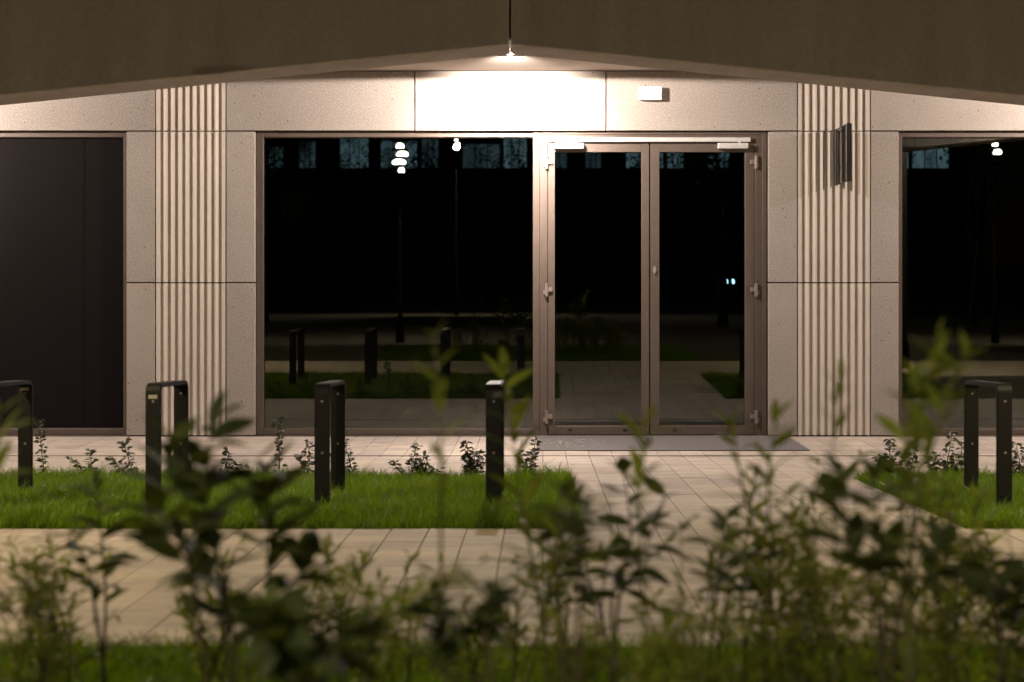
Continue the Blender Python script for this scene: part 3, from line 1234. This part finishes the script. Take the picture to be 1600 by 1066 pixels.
broad_shrub('laurel_shrub', 'very dark blurred laurel clump at the bottom left, nearest to the viewer', 460, 2.4,
            [[(455, 1040), (440, 1000), (420, 960)], [(480, 1060), (520, 1030), (540, 990)]], 'laurel', .12, 36, per_m=40, start=.2)

broad_shrub('leafy_shoot', 'pale lance-leaved shoot on the footpath edge right of the big laurel', 530, 4.4,
            [[(530, 980), (520, 920), (505, 850)], [(540, 980), (560, 910), (575, 860)]], 'lance', .08, 38, per_m=30, start=.25, updir=.9, tip='fresh', tipn=3)
broad_shrub('leafy_shoot', 'pale lance-leaved shoot on the footpath edge below the window centre', 640, 4.5,
            [[(640, 990), (632, 930), (640, 870)], [(650, 990), (668, 930), (690, 880)]], 'lance', .075, 39, per_m=30, start=.25, updir=.9, tip='fresh', tipn=3)
broad_shrub('leafy_shoot', 'bright lance-leaved shoot below the right jamb of the door', 1160, 4.2,
            [[(1160, 960), (1165, 860), (1180, 740)], [(1175, 960), (1215, 880), (1240, 800)]], 'lance', .085, 40, per_m=30, start=.3, updir=.9, tip='fresh', tipn=4)
broad_shrub('leafy_shoot', 'bright lance-leaved shoot before the right lawn corner', 1480, 4.1,
            [[(1480, 980), (1475, 880), (1490, 770)], [(1495, 980), (1530, 900), (1545, 840)]], 'lance', .085, 41, per_m=30, start=.3, updir=.9, tip='fresh', tipn=4)
broad_shrub('leafy_shoot', 'dark blurred shoot leaning right at the bottom below the large window', 560, 2.8,
            [[(580, 1010), (640, 950), (715, 890)]], 'lance', .085, 37, per_m=60, start=.3, updir=1.2, stem_r=.005)

W = [(25, 3.4, 30, 880, .10, 6, .05, 51, 'wispy narrow-leaved shrub in the bottom left corner'),
     (800, 4.3, 800, 860, .07, 4, .045, 55, 'low thin shrub left of the tall lance-leaved shoot'),
     (1085, 3.9, 1080, 830, .08, 4, .05, 56, 'thin wispy shrub below the right door leaf'),
     (1180, 3.5, 1190, 780, .10, 5, .055, 57, 'bushy wispy shrub below the right door jamb'),
     (1270, 3.7, 1260, 760, .11, 5, .055, 58, 'tall wispy shrub below the fluted right pilaster'),
     (1345, 3.4, 1330, 830, .10, 5, .055, 59, 'dense wispy shrub below the right lawn corner'),
     (1450, 3.7, 1450, 780, .11, 5, .055, 60, 'wispy shrub below the tall fresh shoot'),
     (1530, 3.3, 1520, 840, .10, 5, .055, 61, 'wispy shrub below the lone right stand'),
     (1600, 3.6, 1595, 800, .10, 6, .055, 62, 'wispy shrub cut by the right photo edge'),
     (120, 4.3, 110, 880, .07, 5, .05, 81, 'wispy shrub before the footpath left of the slim laurel'),
     (490, 4.4, 490, 870, .08, 6, .05, 82, 'wispy yellow-green shrub right of the big laurel'),
     (590, 4.1, 585, 890, .08, 5, .05, 83, 'wispy yellow-green shrub below the middle of the large window'),
     (745, 4.0, 740, 900, .08, 5, .05, 84, 'wispy yellow-green shrub below the right end of the large window'),
     (330, 4.4, 320, 880, .08, 5, .05, 85, 'wispy shrub behind the foot of the big laurel'),
     (60, 4.4, 60, 860, .08, 5, .05, 65, 'thin wispy shrub at the left before the footpath edge'),
     (890, 4.4, 880, 800, .08, 5, .05, 69, 'wispy shrub below the left door leaf'),
     (1230, 4.3, 1225, 720, .09, 7, .055, 72, 'tall feathery shrub before the narrow panel right of the door'),
     (1310, 4.4, 1290, 760, .10, 5, .055, 73, 'feathery shrub below the right pilaster, farther one'),
     (1400, 4.3, 1400, 740, .10, 5, .055, 74, 'feathery shrub below the narrow panel beside the right window'),
     (1500, 4.4, 1490, 800, .10, 5, .055, 75, 'feathery shrub below the lone right stand, farther one'),
     (1570, 4.3, 1560, 770, .10, 6, .055, 76, 'feathery shrub near the right photo edge'),
     (1060, 3.1, 1060, 930, .08, 6, .055, 78, 'low feathery shrub at the bottom below the right door leaf'),
     (960, 3.2, 965, 960, .09, 5, .055, 64, 'low wispy shrub at the bottom edge below the doors')]
for bx, Z, tx, ty, spd, ns, sz, sd, lab in W:
    wispy_shrub('wispy_shrub', lab, bx, Z, tx, ty, spd, ns, sz * 1.12, sd, per=24, wratio=.19)

# ------------------------------------------------------------------ what the glass mirrors: lamps, trees and a dusk stand-in building behind the camera
def street_lamp(x, a, h, label, power, cone=150, tilt=0, k_=1.0):
    g = gz(a)
    t = empty('street_lamp', (x, -a, g))
    tag(t, label, 'street lamp', 'street lamps mirrored in the glass')
    MB().lathe([(.09, g - .05), (.09, g + .5), (.04, g + .55), (.022, h - .66)], x, -a, 12).build('post', M['post'], t, True)
    hd = MB()
    for k in range(5):
        hd.lathe([(.17, h + .06 - k * .17), (.19, h + .045 - k * .17), (.17, h + .03 - k * .17)], x, -a, 14)
    hd.build('head', M['post'], t)
    for k in range(4):
        rr, ox = ((.09, .0), (.13, .05), (.15, -.02), (.07, .03))[k]
        rr *= k_
        if k_ < 1 and k > 1:
            continue
        MB().lathe([(rr * .5, h - .125 - k * .17), (rr, h - .075 - k * .17), (rr, h - .035 - k * .17), (rr * .6, h + .015 - k * .17)], x + ox, -a, 14).build('lens', M['street_lens'], t)
    ld = bpy.data.lights.new('street_light', 'SPOT')
    ld.energy = power
    ld.color = STREET_COL
    ld.spot_size = math.radians(cone)
    ld.spot_blend = .8
    ld.shadow_soft_size = .12
    lo = bpy.data.objects.new('street_light', ld)
    COL.objects.link(lo)
    lo.parent = t
    lo.matrix_parent_inverse = Matrix.Translation(t.location).inverted()
    lo.location = (x, -a - .28, h - .3)
    lo.rotation_euler = (math.radians(tilt), 0, 0)


def mirrored(px, py, a):
    Zr = CAM_D + a + .19
    return ((px - VX) * Zr / FPX, CAM_H - (py - VY) * Zr / FPX)


x, h = mirrored(625, 225, 15)
street_lamp(x, 15, h, 'bright street lamp mirrored in the large window', STREET_W)
x, h = mirrored(713, 217, 42)
street_lamp(x, 42, h, 'small distant lamp mirrored at the top of the large window', 9500, 165, 30, .8)
x, h = mirrored(1555, 222, 15)
street_lamp(x, 15, h, 'street lamp mirrored in the right window', STREET_W, k_=.7)

# unseen cut-off lamps added for the bright footpath light, just outside the frame
for x, lab in ((-5.6, 'unseen lamp post added left of the view to light the footpath'), (5.9, 'unseen lamp post added right of the view to light the footpath')):
    a, h = 8.2, 4.4
    g = gz(a)
    t = empty('added_path_lamp', (x, -a, g))
    tag(t, lab, 'street lamp', 'unseen lamp posts added to light the footpath')
    MB().lathe([(.08, g - .05), (.08, g + .4), (.05, g + .45), (.04, h + .1)], x, -a, 12).build('post', M['post'], t, True)
    MB().box(x - .14, x + .14, -a - .15, -a + .55, h + .10, h + .17, .02).build('head', M['post'], t)
    MB().box(x - .10, x + .10, -a + .1, -a + .5, h + .09, h + .0995).build('lens', M['lens'], t)
    ld = bpy.data.lights.new('added_path_light', 'SPOT')
    ld.energy = PATH_W
    ld.color = PATH_COL
    ld.spot_size = math.radians(133)
    ld.spot_blend = .6
    ld.shadow_soft_size = .12
    lo = bpy.data.objects.new('added_path_light', ld)
    COL.objects.link(lo)
    lo.parent = t
    lo.matrix_parent_inverse = Matrix.Translation(t.location).inverted()
    lo.location = (x, -a + .3, h + .07)

x, h = mirrored(1140, 440, 45)
pl = empty('blue_lights', (x, -45, gz(45)))  # only the two blue lights are known; the bollard body is made up
tag(pl, 'pair of tiny blue-white lights mirrored in the right door leaf', 'light')
MB().box(x - .25, x + .25, -45.06, -44.94, gz(45) - .05, h + .15, .02).build('body', M['post'], pl)
for s in (-1, 1):
    MB().box(x + s * .14 - .05, x + s * .14 + .05, -44.93, -44.90, h - .09, h + .09, .01).build('lens', M['blue_lens'], pl)

# far stand-in building; its glowing blue panes imitate the mirrored dusk strip
fb = empty('dusk_stand_in', (-2, -72, 0))
tag(fb, 'stand-in building whose glowing blue panes imitate dusk sky mirrored in the glass', 'building')
MB().box(-26, 26, -80, -72, 0, 18).build('wall', M['bwall'], fb)
r = random.Random(9)
for i in range(20):
    for j in range(3):
        x0 = -25 + i * 2.5
        z0 = 8.6 + j * 2.6
        mt_ = M['dusk_pane'] if r.random() < .62 else M['dim_dusk_pane']
        ww = r.uniform(.9, 2.3)
        wo_ = MB().box(x0 + .12, x0 + .12 + ww, -71.98, -71.93, z0 + .12, z0 + r.uniform(1.3, 2.4)).build('window', mt_, fb)  # glowing pane in place of the dusk strip
        mbw = MB()
        for q in range(1, 3):
            mbw.box(x0 + .12 + ww * q / 3 - .03, x0 + .12 + ww * q / 3 + .03, -71.92, -71.90, z0 + .1, z0 + 2.4)
        mbw.build('mullion', M['post'], wo_)


def tree_meshes(seed, H_):
    r = random.Random(seed)
    tr = MB()
    tr.tube(spline([(0, 0, -.1), (r.gauss(0, .1), r.gauss(0, .1), H_ * .4), (r.gauss(0, .3), r.gauss(0, .3), H_ * .85)], 8),
            [.17 - .015 * k for k in range(9)], 8)
    tips = []
    for k in range(9):
        an = k * 2.4
        z0 = H_ * r.uniform(.32, .7)
        e = Vector((math.cos(an) * r.uniform(1, 2.2), math.sin(an) * r.uniform(1, 2.2), z0 + r.uniform(.6, 2)))
        s0 = Vector((0, 0, z0))
        sp = spline([s0, s0.lerp(e, .5) + Vector((0, 0, .2)), e], 5)
        tr.tube(sp, [.06 - .009 * q for q in range(6)], 6)
        tips += [sp[3], sp[5], sp[4]]
    tips += [Vector((r.gauss(0, .6), r.gauss(0, .6), H_ * r.uniform(.8, 1))) for _ in range(8)]
    V, F = [], []
    for c in tips:
        for k in range(75):
            p = c + Vector((r.gauss(0, .45), r.gauss(0, .45), r.gauss(0, .35)))
            m3 = orient(Vector((r.gauss(0, 1), r.gauss(0, 1), r.gauss(0, .6))), r.uniform(-2, 2)) * r.uniform(.08, .15)
            lv, lf = leaf_geo(1, .5, .2, .3, n=2)
            b = len(V)
            V += [tuple(m3 @ Vector(v) + p) for v in lv]
            F += [tuple(b + q for q in f) for f in lf]
    cm = soup('crown', V, F)
    cm.materials.append(M['treeleaf'])
    tm = tr.mesh('trunk', True)
    tm.materials.append(M['bark'])
    return tm, cm


TM = [tree_meshes(3, 6.5), tree_meshes(8, 7.5)]
for i, (x, a, q, lab) in enumerate([(-13.5, 27, 0, 'dark tree mirrored at the left end of the large window'), (-8.6, 24, 1, 'dark tree mirrored beside the window post'),
                                    (5.2, 26, 0, 'dark tree mirrored in the door glass'), (13, 28, 1, 'dark tree mirrored in the right window'),
                                    (-9.0, 31, 1, 'dark tree mirrored behind the bright street lamp'),
                                    (-15.5, 62, 1, 'far tree mirrored before the blue dusk panes, first from the left'), (-10.5, 64, 0, 'far tree mirrored before the blue dusk panes, second from the left'),
                                    (-5.5, 61, 1, 'far tree mirrored before the blue dusk panes, third from the left'), (-.5, 63, 0, 'far tree mirrored before the blue dusk panes above the door closer'),
                                    (4.5, 62, 1, 'far tree mirrored before the blue dusk panes in the left door leaf'), (10, 63, 0, 'far tree mirrored before the blue dusk panes in the right door leaf')]):
    t = empty('tree', (x, -a, gz(a)))
    tag(t, lab, 'tree', 'trees mirrored in the glass')
    t.scale = (1, 1, 1)
    for nm, me in zip(('trunk', 'crown'), TM[q]):
        o = link(nm, me, None, t)
        o.location = t.location
        o.rotation_euler = (0, 0, i * 1.7)
        if a > 55:
            o.scale = (1.5, 1.5, 1.42)
